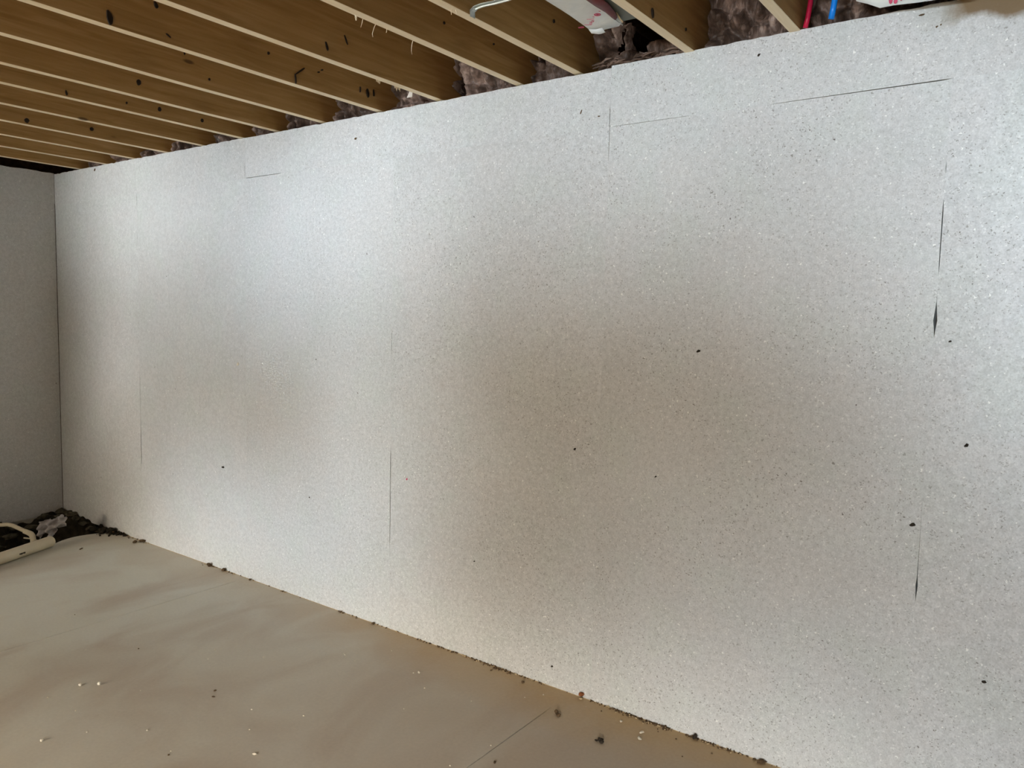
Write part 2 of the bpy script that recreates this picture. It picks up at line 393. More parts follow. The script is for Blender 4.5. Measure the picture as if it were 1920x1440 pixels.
def joint(x):        # horizontal joint half gaps
    if 2.417 < x < 2.75: return .0014
    if 5.50 < x < 6.06: return .0005 + .0013 * (x - 5.50) / .56
    if 4.86 < x < 5.2: return .0006
    return T
for i in range(len(xs)-1):
    a, b = xs[i], xs[i+1]
    board('insulation_board', a, b, .001, J, SEAMS.get(a, NO), SEAMS.get(b, NO), joint, lambda x: .0, wall_back,
          face_y=[.0, .0003, -.0004, .0, .0002, -.0002, .0002, 0, 0][i])
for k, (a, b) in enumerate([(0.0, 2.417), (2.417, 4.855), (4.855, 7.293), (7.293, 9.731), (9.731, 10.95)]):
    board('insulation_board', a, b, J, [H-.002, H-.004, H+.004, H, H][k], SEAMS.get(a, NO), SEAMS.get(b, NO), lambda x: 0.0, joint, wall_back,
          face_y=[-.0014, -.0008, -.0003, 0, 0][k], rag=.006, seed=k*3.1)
ys = [0.0, -1.2192, -2.4384, -3.6576, -4.8768, -6.096, -7.3152, -8.0]
for i in range(len(ys)-1):
    board('insulation_board', ys[i+1], ys[i]-(.005 if i == 0 else 0), .001, J+.01, NO, NO, lambda x: T if x > -.02 or x < -.33 else .0012, lambda x: 0, wall_left, axis='x')
for i in range(0, len(ys)-1, 2):
    a = ys[min(i+2, len(ys)-1)]
    board('insulation_board', a, ys[i]-(.004 if i == 0 else 0), J+.01, H+.005, NO, NO, lambda x: 0, lambda x: T, wall_left, axis='x', face_y=-.0012, rag=.012, seed=20+i)
# unseen sides of the room
box('wall_right', 10.95, 11.1, -8.1, .055, -.3, H+.3, BOARD, kind='structure')
wf = bmesh.new()
for q in ((-.3, 1.2, -.3, H+.3), (1.2, 4.0, 2.15, H+.3), (4.0, 7.6, -.3, H+.3), (7.6, 10.4, -.3, 1.0), (7.6, 10.4, 2.4, H+.3), (10.4, 11.1, -.3, H+.3)):
    add_box(wf, q[0], q[1], -8.25, -8.05, q[2], q[3])
from_bm('wall_front', wf, BOARD, kind='structure')
for nm, x0, x1, z0, z1 in (('door_1', 1.2, 4.0, 0.0, 2.15), ('window_1', 7.6, 10.4, 1.0, 2.4)):
    fb = bmesh.new()
    for q in ((x0, x0+.06, z0, z1), (x1-.06, x1, z0, z1), (x0, x1, z0, z0+.06), (x0, x1, z1-.06, z1), ((x0+x1)/2-.04, (x0+x1)/2+.04, z0, z1)):
        add_box(fb, q[0], q[1], -8.2, -8.1, q[2], q[3])
    from_bm(nm, fb, simple(nm + '_vinyl', (.8, .8, .8), .5), kind='structure')

# ------------------------------------------------------------ ceiling: subfloor, rim board, joists
DEP = .286
box('ceiling', -.3, 11.1, -8.25, .30, H+DEP, H+DEP+.02, SUBF, kind='structure')
tb = bmesh.new()
add_box(tb, -.3, 4.74, .262, .30, H-.003, H+DEP); add_box(tb, 5.16, 11.1, .262, .30, H-.003, H+DEP)
for q in ((4.70, 4.74, .30, 1.3, H-.003, H+DEP), (5.16, 5.20, .30, 1.3, H-.003, H+DEP), (4.70, 5.20, 1.3, 1.34, H-.05, H+DEP+.05), (4.70, 5.20, .262, 1.34, H-.045, H-.003), (4.70, 5.20, .262, 1.34, H+DEP, H+DEP+.04)): add_box(tb, *q)
from_bm('trim_3', tb, SILL, kind='structure')      # rim board toned dark as shade; deep box added to keep the hollow black
box('trim_4', -.30, -.262, -8.1, .30, H-.003, H+DEP, SILL, kind='structure')
JX = [.42, .80, 1.19, 1.59, 1.995, 2.40, 2.728, 3.118, 3.547, 3.942, 4.412, 4.712, 5.208, 5.597, 6.11, 6.46, 6.84, 7.25]
ORD = ['first', 'second', 'third', 'fourth', 'fifth', 'sixth', 'seventh', 'eighth', 'ninth', 'tenth', 'eleventh', 'twelfth', 'thirteenth', 'fourteenth', 'fifteenth', 'sixteenth', 'seventeenth', 'eighteenth']
JL = {8: 'spruce floor joist, ninth from the dark left wall, black split and torn knots',
      9: 'wide bare spruce floor joist, tenth from the left wall, splinters fringing its lower edge',
      10: 'spruce floor joist, eleventh from the left wall, wood shreds hanging at its edge',
      11: 'spruce floor joist with the metal strap, left of the white wrapped duct',
      12: 'spruce floor joist just right of the white wrapped duct and the dark hole',
      13: 'short visible spruce joist end beside the red water pipe'}
def make_joist(i, x):
    lab = JL.get(i, f'spruce floor joist running over the room, {ORD[i]} from the dark left wall')
    t = thing('floor_joist', (x, 0, H), lab, 'joist', 'exposed floor joists')
    x0 = -.038
    bm = bmesh.new(); n = 60; y0, y1 = -8.04, .255
    # wavy sawn lumber: cross section swept along y
    rings = []
    for k in range(n+1):
        y = y0 + (y1-y0)*k/n
        bow = .003 * noise.noise(Vector((i*5.1, y*.5, 0))); cz = .0015 * noise.noise(Vector((i*2.3, y*2.0, 3)))
        c = .0016
        sec = [(x0, c), (x0, DEP-.003), (0, DEP-.003), (0, c), (-c, 0), (x0+c, 0)]
        rings.append([bm.verts.new((a+bow, y, b+(cz if b < .1 else 0))) for a, b in sec])
    for a, b in zip(rings, rings[1:]):
        for k in range(6):
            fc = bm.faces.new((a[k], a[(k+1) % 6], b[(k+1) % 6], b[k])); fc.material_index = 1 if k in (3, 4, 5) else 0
    bm.faces.new(rings[0]); bm.faces.new(rings[-1])
    bmesh.ops.recalc_face_normals(bm, faces=bm.faces[:])
    me = bpy.data.meshes.new('beam'); bm.to_mesh(me); bm.free(); me.materials.append(WOOD); me.materials.append(WOOD2)
    link('beam', me, None, t)
    return t
joists = [make_joist(i, x) for i, x in enumerate(JX)]
# knots and splits seen on the joist faces (y along the joist, z above its underside); thin raised plugs of dark wood
def knot(j, y, z, ry, rz, name='knot', rot=0.0, seed=1):
    bm = bmesh.new(); n = 12; a = []; b = []
    for k in range(n):
        t = 2*math.pi*k/n; q = 1 + .25*noise.noise(Vector((seed*3.3, math.cos(t)*1.5, math.sin(t)*1.5)))
        yy, zz = math.cos(t)*ry*q, math.sin(t)*rz*q
        yy, zz = yy*math.cos(rot) - zz*math.sin(rot), yy*math.sin(rot) + zz*math.cos(rot)
        a.append(bm.verts.new((.0045, y+yy, z+zz))); b.append(bm.verts.new((-.004, y+yy*1.15, z+zz*1.15)))
    bm.faces.new(a)
    for k in range(n): bm.faces.new((a[k], a[(k+1) % n], b[(k+1) % n], b[k]))
    bmesh.ops.recalc_face_normals(bm, faces=bm.faces[:])
    from_bm(name, bm, KNOT, joists[j])
for i, (j, y, z, ry, rz, nm, rot) in enumerate([
    (8, -1.354, .028, .010, .024, 'knot', .2), (8, -1.178, .128, .007, .012, 'knot', .5), (8, -.505, .062, .0035, .032, 'split', -.9), (8, -.530, .022, .0035, .022, 'split', .1),
    (8, -1.13, .031, .012, .0022, 'split', -.5), (7, -.804, .135, .0035, .012, 'split', .1), (6, -.804, .065, .010, .013, 'knot', 0),
    (5, -.514, .047, .009, .011, 'knot', 0), (5, -.988, .019, .004, .012, 'split', .2), (5, -.692, .039, .004, .006, 'knot', 0), (5, -.264, .042, .008, .010, 'knot', 0),
    (3, -.479, .048, .010, .010, 'knot', 0), (7, -.681, .048, .005, .006, 'knot', 0), (8, -.095, .064, .008, .022, 'knot', .2), (8, -.144, .070, .003, .013, 'split', 0), (8, -.055, .075, .004, .016, 'split', .1),
    (9, -.69, .046, .0045, .018, 'split', .3), (9, -.59, .100, .003, .018, 'split', .5), (8, -.673, .093, .005, .006, 'knot', 0), (12, -.361, .023, .006, .014, 'split', .3),
    (11, -.216, .138, .005, .007, 'knot', 0), (10, -.52, .097, .005, .005, 'knot', 0), (10, -.209, .108, .004, .004, 'knot', 0), (3, -.836, .022, .012, .012, 'knot', 0), (12, -.089, .051, .004, .006, 'knot', 0),
    (8, -.38, .10, .006, .003, 'split', .3), (8, -.40, .085, .006, .003, 'split', .3)]):
    knot(j, y, z, ry, rz, nm, rot, i)

# wood shreds left on joist edges
def shreds(j, items):
    for i, (y, x, ln, hang) in enumerate(items):
        bm = bmesh.new(); p = Vector((x, y, .001)); pts = [p.copy()]
        for k in range(4):
            p = p + Vector((rnd.uniform(-.3, .3)*ln*.25, rnd.uniform(-.3, .3)*ln*.25, -ln*.25 if hang else -ln*.12)); 
            if not hang: p.y -= ln*.2
            pts.append(p.copy())
        tube_bm(bm, pts, [.0016, .0014, .0012, .001, .0006], 5)
        from_bm('splinter', bm, WOOD2, joists[j])
shreds(9, [(-.38 + .006*i + rnd.uniform(-.003, .003), -.037, rnd.uniform(.008, .018), 1) for i in range(5)] + [(-.27 + .006*i, -.037, rnd.uniform(.008, .02), 1) for i in range(7)])
shreds(10, [(-.941, -.03, .02, 1), (-.90, -.036, .03, 1), (-.84, -.036, .045, 1), (-.65, -.036, .05, 1), (-.79, -.03, .015, 1), (-.93, -.036, .015, 1)])
shreds(11, [(-.80, -.02, .02, 1), (-.79, -.01, .015, 1)])

# ------------------------------------------------------------ glasswool batts pushed into the joist ends
def batt(i, x0, x1, label, hole=None, y_front=-.004):
    seed = i * 4.7
    t = thing('insulation_batt', ((x0+x1)/2, 0, H), label, 'insulation', 'insulation batts above the long wall')
    W = x1 - x0; nx, nz = 64, 50; bm = bmesh.new(); g = []
    for a in range(nx+1):
        row = []
        for b in range(nz+1):
            s, v = a/nx, b/nz
            x = -W/2 + W*s; z = -.004 + (DEP+.002)*v
            p = Vector((x*1.0+seed, 0, z*1.0))
            # pillows divided by deep creases
            p1 = Vector((x*15+seed, seed, z*10)); ds = noise.voronoi(p1)[0]; crease = min(1, (ds[1]-ds[0])*1.6)
            p2 = Vector((x*38+seed*2, 3, z*26)); d2 = noise.voronoi(p2)[0]; cr2 = min(1, (d2[1]-d2[0])*1.8)
            y = y_front + .085*(1-crease)**1.2 + .022*(1-cr2) + .025*noise.noise(Vector((x*6, seed, z*6))) + .012*noise.noise(Vector((x*35, seed, z*20)))
            edge = min(s, 1-s); y += .05*max(0, 1-edge/.07)**2
            y += .03*v
            if hole:
                hx0, hx1, hz = hole; 
                k = max(0, min(1, (s-hx0)/.08)) * max(0, min(1, (hx1-s)/.08)) * max(0, min(1, (z-hz-.02*noise.noise(Vector((x*14, 1, seed))))/.03)); y += .24*k
            row.append(bm.verts.new((x, min(y, .235), z)))
        g.append(row)
    for a in range(nx):
        for b in range(nz):
            q = (g[a][b], g[a+1][b], g[a+1][b+1], g[a][b+1])
            if hole and min(v.co.y for v in q) > .125: continue
            bm.faces.new(q)
    for f_ in bm.faces: f_.smooth = True
    # back and sides
    ring = [g[a][0] for a in range(nx+1)] + [g[nx][b] for b in range(1, nz+1)] + [g[a][nz] for a in range(nx-1, -1, -1)] + [g[0][b] for b in range(nz-1, 0, -1)]
    back = [bm.verts.new((v.co.x, .24, v.co.z)) for v in ring]
    for k in range(len(ring)):
        j = (k+1) % len(ring); bm.faces.new((ring[k], back[k], back[j], ring[j]))
    if not hole: bm.faces.new(back)
    bmesh.ops.delete(bm, geom=[v for v in bm.verts if not v.link_faces], context='VERTS')
    bmesh.ops.recalc_face_normals(bm, faces=bm.faces[:])
    me = bpy.data.meshes.new('batt_body'); bm.to_mesh(me); bm.free()
    link('batt_body', me, BATT, t)
    return t
BL = {9: 'brown glasswool batt with a pale torn facing strip, between ninth and tenth joists',
      10: 'brown glasswool batt with a deep dark crease, between tenth and eleventh joists',
      12: 'collapsed brown glasswool batt with a black hollow above it, beside the white duct',
      13: 'large pillowy mauve brown glasswool batt left of the red pipe',
      14: 'brown glasswool batt behind the red and blue water pipes'}
for i in range(0, len(JX)):
    a = (JX[i-1] if i else -.25) ; b = JX[i] - .038
    if i == 0: continue
    lab = BL.get(i, f'brown glasswool insulation batt between the {ORD[i-1]} and {ORD[i]} joists from the left wall')
    hole = {12: (.34, .68, .080), 11: (.0, .25, .10), 10: (.0, .18, .0)}.get(i)
    t = batt(i, a+.002, b-.002, lab, hole, {12: .02, 13: .0}.get(i, -.004))
    if i == 9:
        bm = bmesh.new(); pts = [Vector((.060, -.050, .022)), Vector((.068, -.050, .045)), Vector((.080, -.048, .068)), Vector((.088, -.045, .10))]
        n = len(pts); L = []; 
        for k, p in enumerate(pts):
            wd = [.016, .010, .007, .010][k]; L.append([bm.verts.new(p+Vector((-wd, 0, 0))), bm.verts.new(p+Vector((wd, .003, 0))), bm.verts.new(p+Vector((wd, .006, 0))), bm.verts.new(p+Vector((-wd, .004, 0)))])
        for q, r2 in zip(L, L[1:]):
            for k in range(4): bm.faces.new((q[k], q[(k+1) % 4], r2[(k+1) % 4], r2[k]))
        bm.faces.new(L[0]); bm.faces.new(L[-1]); bmesh.ops.recalc_face_normals(bm, faces=bm.faces[:])
        from_bm('facing_strip', bm, simple('pale_facing', (.62, .56, .50), .5), t, label='pale torn strip of facing')
# matted fibre lying along the sill in the bay with the hollow
t = thing('fibre_mat', (4.96, -.01, H), 'matted brown insulation fibres lying on the board edge under the dark hollow', 'insulation')
bm = bmesh.new()
for k in range(70):
    x = rnd.uniform(-.20, .20); p = Vector((x, rnd.uniform(.0, .06), rnd.uniform(.004, .02 + .02*(x+.2)))); q = p + Vector((rnd.uniform(.02, .06), rnd.uniform(-.01, .01), rnd.uniform(-.006, .012)))
    m_ = (p+q)/2 + Vector((0, -.004, rnd.uniform(0, .008))); tube_bm(bm, [p, m_, q], [.003, .005, .002], 5)
from_bm('fibres', bm, BATT, t, kind='stuff')

# ------------------------------------------------------------ duct wrapped in a white jacket, hanging in the twelfth bay
def strip_mesh(bm, rows, thick, mi=0):
    """rows: list of lists of points; makes a thin solid sheet (offset along z)"""
    top = [[bm.verts.new(p) for p in r_] for r_ in rows]; bot = [[bm.verts.new(Vector(p)+Vector(thick)) for p in r_] for r_ in rows]
    R_, C_ = len(rows), len(rows[0]); fs = []
    for a in range(R_-1):
        for b in range(C_-1):
            fs.append(bm.faces.new((top[a][b], top[a+1][b], top[a+1][b+1], top[a][b+1]))); fs.append(bm.faces.new((bot[a][b], bot[a][b+1], bot[a+1][b+1], bot[a+1][b])))
    for a in range(R_-1):
        for b in (0, C_-1): fs.append(bm.faces.new((top[a][b], bot[a][b], bot[a+1][b], top[a+1][b])))
    for b in range(C_-1):
        for a in (0, R_-1): fs.append(bm.faces.new((top[a][b], top[a][b+1], bot[a][b+1], bot[a][b])))
    for q in fs: q.material_index = mi; q.smooth = True
    bmesh.ops.recalc_face_normals(bm, faces=bm.faces[:])
duct = thing('air_duct', (5.0, -.6, H+.1), 'metal joist-bay air duct part wrapped in a white jacket, torn at its end', 'duct')
def rel(o, p): return Vector(p) - o.location
bm = bmesh.new()
# body: rounded lower left corner, runs along the joists from y=-3 to y=-.245
def sec_x(s):            # cross section, s along the outline from left top round the bottom to right top
    x0, x1, z0, z1, rr = 4.885, 5.163, 2.724, 2.90, .03
    pts = [(x0, z1), (x0, z0+rr)]
    pts += [(x0+rr-rr*math.cos(a), z0+rr-rr*math.sin(a)) for a in (math.pi*.25, math.pi*.5)]
    pts += [(5.02, z0), (x1-.008, z0), (x1, z0+.008), (x1, z1)]
    return pts
sec = sec_x(0); rings = []
for y in (-3.0, -1.5, -.8, -.5, -.30, -.245):
    rings.append([bm.verts.new(rel(duct, (x, y, z))) for x, z in sec])
for a, b in zip(rings, rings[1:]):
    for k in range(len(sec)): bm.faces.new((a[k], a[(k+1) % len(sec)], b[(k+1) % len(sec)], b[k]))
bm.faces.new(rings[0])
inner = [bm.verts.new(v.co + Vector((0, 0, 0)) * 1) for v in rings[-1]]
cen = sum((v.co for v in inner), Vector())/len(inner)
for v in inner: v.co = cen + (v.co-cen)*.96
deep = [bm.verts.new(v.co + Vector((0, -.5, 0))) for v in inner]
for k in range(len(sec)):
    j = (k+1) % len(sec); bm.faces.new((rings[-1][k], rings[-1][j], inner[j], inner[k])); bm.faces.new((inner[k], inner[j], deep[j], deep[k]))
bm.faces.new(deep); bmesh.ops.recalc_face_normals(bm, faces=bm.faces[:])
from_bm('duct_shell', bm, DUCTM, duct)
# jacket: sheet hugging the left side and the underside, right edge wavy, far end torn and curling down
rows = []
ny = 30
for a in range(ny+1):
    y = -3.0 + 2.765*(a/ny)**.6 if a < ny else -.235
    k = a/ny; row = []
    right = 5.052 + .006*math.sin(a*1.3)
    end = max(0, (y+.42)/.18)
    if end > 0: right += .018*end*math.sin(end*5)
    outl = [(4.881, 2.90), (4.881, 2.82), (4.881, 2.756), (4.889, 2.733), (4.905, 2.721), (4.93, 2.7195), (4.96, 2.7195), (4.99, 2.7195), (5.02, 2.7195), (right, 2.7200)]
    for c, (x, z) in enumerate(outl):
        sag = .007*end*(1+.7*noise.noise(Vector((x*30, y*20, 2)))) if c > 2 else 0
        wr = .003*noise.noise(Vector((x*25, y*12, 5)))*(.3+end)
        yy = y + (.022*end*noise.noise(Vector((x*38, 7, 1))) - .035*max(0, end)*max(0, (x-4.985)/.07) if end > 0 else 0)
        row.append(rel(duct, (x+wr*.4, yy, z - sag - abs(wr))))
    rows.append(row)
bm = bmesh.new(); strip_mesh(bm, rows, (.0025, 0, .003))
jk = from_bm('white_jacket', bm, JACK, duct, label='white plastic jacket sheet torn at its far end')
def flap(name, pts_rows, mat, thick=(0, .002, .002), parent=jk, **kw):
    bm = bmesh.new(); strip_mesh(bm, [[rel(duct, p) for p in r_] for r_ in pts_rows], thick)
    return from_bm(name, bm, mat, parent, **kw)
flap('curled_lip', [[(4.905, -.272, 2.712), (4.905, -.250, 2.704), (4.908, -.236, 2.708)], [(4.93, -.262, 2.710), (4.93, -.238, 2.700), (4.932, -.222, 2.706)], [(4.957, -.262, 2.710), (4.955, -.236, 2.702), (4.955, -.224, 2.708)]], JACK)
flap('torn_flap', [[(5.03, -.36, 2.716), (5.045, -.33, 2.700), (5.055, -.30, 2.694)], [(5.036, -.345, 2.716), (5.05, -.315, 2.698), (5.058, -.29, 2.690)], [(5.030, -.315, 2.714), (5.042, -.29, 2.704), (5.05, -.275, 2.70)]], JACK)
flap('torn_flap', [[(5.058, -.345, 2.716), (5.064, -.33, 2.700), (5.068, -.31, 2.69)], [(5.064, -.35, 2.716), (5.072, -.335, 2.698), (5.074, -.315, 2.692)]], STRAW)
flap('maroon_tape', [[(5.028, -.60, 2.717), (5.058, -.60, 2.714), (5.072, -.60, 2.717)], [(5.03, -.44, 2.714), (5.056, -.44, 2.706), (5.078, -.44, 2.714)], [(5.036, -.375, 2.712), (5.055, -.37, 2.700), (5.070, -.37, 2.708)], [(5.040, -.34, 2.705), (5.053, -.335, 2.696), (5.062, -.34, 2.70)]], MAROON)
# red printing along the torn edge: small letter strokes and a round mark
def print_marks(parent, origin, path, mat, size, sink=-.0012):
    n = 0
    for (x, y, kind) in path:
        bm = bmesh.new(); s = size
        def bar(x0, y0, x1, y1, wdt):
            d = Vector((x1-x0, y1-y0, 0)); nn = Vector((-d.y, d.x, 0)).normalized()*wdt/2
            v = [bm.verts.new(Vector(q) + Vector((0, 0, zz))) for zz in (0, sink) for q in (Vector((x0, y0, 0))+nn, Vector((x0, y0, 0))-nn, Vector((x1, y1, 0))-nn, Vector((x1, y1, 0))+nn)]
            for q in ((0,1,2,3), (7,6,5,4), (0,4,5,1), (1,5,6,2), (2,6,7,3), (3,7,4,0)): bm.faces.new([v[i] for i in q])
        if kind == 'o':
            for k in range(10):
                a, b = 2*math.pi*k/10, 2*math.pi*(k+1)/10; bar(math.cos(a)*s, math.sin(a)*s, math.cos(b)*s, math.sin(b)*s, s*.5)
            bar(-s*.5, 0, s*.5, 0, s*.4); bar(0, -s*.5, 0, s*.5, s*.4)
        elif kind == 'b': bar(-s, -s*.3, s, s*.3, s*.9); bar(-s*.4, s*.5, s*.6, -s*.6, s*.6)
        elif kind == 'I': bar(-s*.3, -s*.4, s*.3, s*.4, s*.25)
        elif kind == 'L': bar(-s*.3, -s*.4, s*.3, s*.4, s*.22); bar(s*.3, s*.4, s*.6, s*.0, s*.22)
        elif kind == '-': bar(-s*1.6, -s*.9, s*1.6, s*.9, s*.28)
        bmesh.ops.recalc_face_normals(bm, faces=bm.faces[:])
        for v in bm.verts: v.co += Vector((x, y, origin)) - duct.location
        from_bm('red_lettering', bm, mat, parent)
print_marks(jk, 2.7085, [(4.898, -.312, 'b'), (4.945, -.325, 'L'), (4.952, -.335, 'I'), (4.959, -.338, 'L'), (4.967, -.345, 'I'), (5.008, -.385, 'o')], REDPRINT, .010)
print_marks(jk, 2.7095, [(4.965, -.36, '-'), (4.93, -.318, '-'), (5.028, -.405, 'I'), (4.985, -.372, 'I')], REDPRINT, .007)
# galvanised strap from the joist to the duct
st = thing('duct_strap', (4.712, -.70, H+.03), 'thin bent galvanised strap from joist edge across to the white wrapped duct', 'strap')
bm = bmesh.new(); P0 = [(4.7145, -.730, 2.652), (4.7145, -.732, 2.672), (4.726, -.729, 2.682), (4.750, -.723, 2.688), (4.794, -.706, 2.694), (4.837, -.689, 2.702), (4.886, -.675, 2.716)]
strip_mesh(bm, [[Vector((x, y, z)) - st.location, Vector((x, y+.012, z+.001)) - st.location, Vector((x+.001, y+.026, z)) - st.location] for x, y, z in P0], (.0006, 0, .0016))
from_bm('strap_band', bm, STEEL, st)
bm = bmesh.new(); tube_bm(bm, [Vector(p) - st.location + Vector((0, .013, -.004)) for p in P0[2:]], .004, 8); from_bm('folded_rib', bm, STEEL, st)

# second wrapped duct at the top right: hanging jacket corner
d2 = thing('air_duct', (6.0, -.3, H+.12), 'white wrapped duct corner with red print above the wall, right of the blue pipe', 'duct')
bm = bmesh.new(); add_box(bm, -.16, .17, -2.0, .215, -.055, .12); bmesh.ops.bevel(bm, geom=bm.edges[:], offset=.012, segments=2, affect='EDGES')
from_bm('duct_shell', bm, JACK, d2)
def rel2(p): return Vector(p) - d2.location
bm = bmesh.new()
strip_mesh(bm, [[rel2(p) for p in r_] for r_ in [
    [(5.775, -.070, 2.745), (5.785, -.066, 2.712), (5.790, -.066, 2.694)],
    [(5.81, -.078, 2.745), (5.815, -.074, 2.705), (5.826, -.074, 2.676)],
    [(5.85, -.088, 2.745), (5.852, -.082, 2.695), (5.866, -.080, 2.653)],
    [(5.90, -.086, 2.745), (5.90, -.080, 2.700), (5.905, -.080, 2.653)],
    [(5.97, -.084, 2.745), (5.97, -.080, 2.705), (5.972, -.080, 2.647)],
    [(6.12, -.080, 2.745), (6.12, -.078, 2.705), (6.122, -.078, 2.640)]]], (0, .003, 0))
jf = from_bm('jacket_flap', bm, JACK, d2)
for px, pz, w_, h_ in ((5.898, 2.668, .006, .012), (5.912, 2.662, .006, .008), (5.928, 2.665, .004, .005), (5.942, 2.663, .008, .003)):
    bm = bmesh.new(); bmesh.ops.create_cone(bm, cap_ends=True, segments=8, radius1=1, radius2=.9, depth=1)
    for v in bm.verts: v.co = Vector((v.co.x*w_, v.co.z*.0015, v.co.y*h_)) + rel2((px, -.0835, pz))
    from_bm('red_lettering', bm, REDPRINT, jf)

# ------------------------------------------------------------ water pipes
def pipe(name, pts, r_, mat, label, cat='pipe', hollow=0, n=16):
    t_ = bpy.data.objects  # noqa
    o0 = Vector(pts[0]); bm = bmesh.new(); tube_bm(bm, [Vector(p)-o0 for p in pts], r_, n, True, hollow)
    o = from_bm(name, bm, mat, None, smooth=True, label=label, category=cat); o.location = o0
    return o
pipe('water_pipe', [(5.615, -.008, 2.661), (5.622, -.009, 2.69), (5.628, -.008, 2.74), (5.632, -.006, 2.935)], .0085, RED, 'red plastic water pipe dropping behind the wall top beside a joist end')
pipe('water_pipe', [(5.7055, -.030, 2.6665), (5.711, -.031, 2.70), (5.718, -.032, 2.76), (5.722, -.032, 2.935)], .0098, BLUE, 'blue plastic water pipe dropping to the wall top in front of insulation')

# ------------------------------------------------------------ the open pit in the corner
def pit_h(x, y):
    # earth: heaped against the walls, deep and dark next to the slab edge
    dist_wall = min(max(x, 0), max(-y, 0)) if x < .9 else max(-y, 0)
    h = -.40 + .38*math.exp(-(x**2)/.075)*(1 if y > -.5 else .95) + .40*math.exp(-(y+.0)**2/.012)*(1 if x < .80 else .9)
    h += (.16 if y < -.55 else .16*max(0, min(1, (-.42-y)/.13)))*(1 if x < .6 else max(0, 1-(x-.6)/.2))
    h += .06*noise.noise(Vector((x*5, y*5, 1))) + .035*noise.noise(Vector((x*14, y*14, 2))) + .012*noise.noise(Vector((x*40, y*40, 2)))
    return min(h, .022 + .02*noise.noise(Vector((x*20, y*20, 7))))
bm = bmesh.new(); g = []; NX, NY = 90, 110
for a in range(NX+1):
    g.append([bm.verts.new((1.0*a/NX + .002, -1.48*b/NY - .001, pit_h(a/NX, -1.48*b/NY))) for b in range(NY+1)])
for a in range(NX):
    for b in range(NY):
        q = (g[a][b], g[a+1][b], g[a+1][b+1], g[a][b+1]); cx = sum(v.co.x for v in q)/4; cy = sum(v.co.y for v in q)/4
        if in_poly(cx, cy, pit) and in_poly(min(cx+.012, 2), cy, pit): bm.faces.new(q)
bmesh.ops.delete(bm, geom=[v for v in bm.verts if not v.link_faces], context='VERTS')
for f_ in bm.faces:
    f_.smooth = True
    for v in f_.verts: v.co.z = min(v.co.z, .04)
bed = from_bm('earth_bed', bm, DIRT, None, label='dark loose earth filling the open pit in the slab corner', category='soil', kind='stuff')
def rock(x, y, z, r_, seed, mat, name, label, cat, group=None, flat=.6, sub=2, scale=(1, 1, 1), rough=.35):
    bm = lump_bm(seed, r_, flat, sub, rough); 
    for v in bm.verts: v.co = Vector((v.co.x*scale[0], v.co.y*scale[1], v.co.z*scale[2]))
    lo = min(v.co.z for v in bm.verts)
    for v in bm.verts: v.co.z -= lo
    o = from_bm(name, bm, mat, None, label=label, category=cat)
    o.location = (x, y, z); o.rotation_euler = (0, 0, seed*1.7)
    if group: o['group'] = group
    return o
k = 0
for x, y, r_ in [(.05, -.05, .040), (.13, -.03, .028), (.22, -.04, .035), (.17, -.11, .032), (.33, -.045, .036), (.28, -.12, .030), (.42, -.04, .030), (.40, -.10, .026), (.51, -.035, .034), (.58, -.04, .024), (.63, -.03, .028), (.69, -.035, .022),
                 (.06, -.17, .040), (.10, -.28, .042), (.06, -.40, .045), (.20, -.36, .030), (.17, -.47, .045), (.28, -.58, .038), (.10, -.58, .045), (.34, -.70, .04), (.20, -.70, .05), (.42, -.60, .032), (.08, -.74, .04), (.46, -.75, .036), (.30, -.84, .045), (.52, -.68, .028), (.58, -.84, .035), (.24, -.22, .026), (.35, -.47, .024), (.64, -.10, .02)]:
    k += 1
    rock(x, y, pit_h(x, y)-r_*.25, r_, k*1.37, STONE, 'stone', 'rough brown grey stone bedded in the dark earth of the corner pit', 'stone', 'stones in the corner pit', .5, 2, (1.25, .8, 1), .75)
for i, (x, y, r_) in enumerate([(.70, -.10, .030), (.76, -.055, .026), (.80, -.09, .020), (.83, -.04, .030), (.87, -.06, .018)]):
    rock(x, y, max(0, pit_h(x, y)) if in_poly(x, y, pit) else 0, r_, 30+i*2.2, DIRT, 'earth_clod', 'dark earth clod spilled on the slab edge between pit and long wall', 'clod', 'clods spilled beside the pit', .6)

# wide cream pipe lying on the slab along the pit edge, narrow cream pipe with elbow, bag
A, B = Vector((.862, -.462, .0385)), Vector((1.012, -.826, .0385))
d = (A-B).normalized(); PR = .038
bm = bmesh.new(); pts = [-d*L for L in (0, .004, .01, .25, .5, .75, 1.0)]
tube_bm(bm, pts, [PR-.003, PR-.001, PR, PR, PR, PR, PR], 28, True, .88)
wp = thing('drain_pipe', A, 'thick cream plastic drain pipe lying on the slab along the pit edge', 'pipe')
from_bm('pipe_body', bm, PVC, wp, smooth=True)
bm = bmesh.new()
for q in range(4):
    add_box(bm, -.022+.0115*q, -.022+.0115*q+.0095, -.0008, .0010, -.0045-(q % 2)*.002, .0045)
bmesh.ops.recalc_face_normals(bm, faces=bm.faces[:])
pr = from_bm('printed_text', bm, DARKP, wp, label='short dark printed marking')
side = Vector((-d.y, d.x, 0)).normalized(); side = side if side.dot(CAM-A) > 0 else -side
nrm = (side*.94 - Vector((0, 0, 1))*.02).normalized()
pr.matrix_local = Matrix.Translation(-d*.27 + nrm*(PR+.0002)) @ Matrix((d, -nrm, d.cross(-nrm))).transposed().to_4x4()

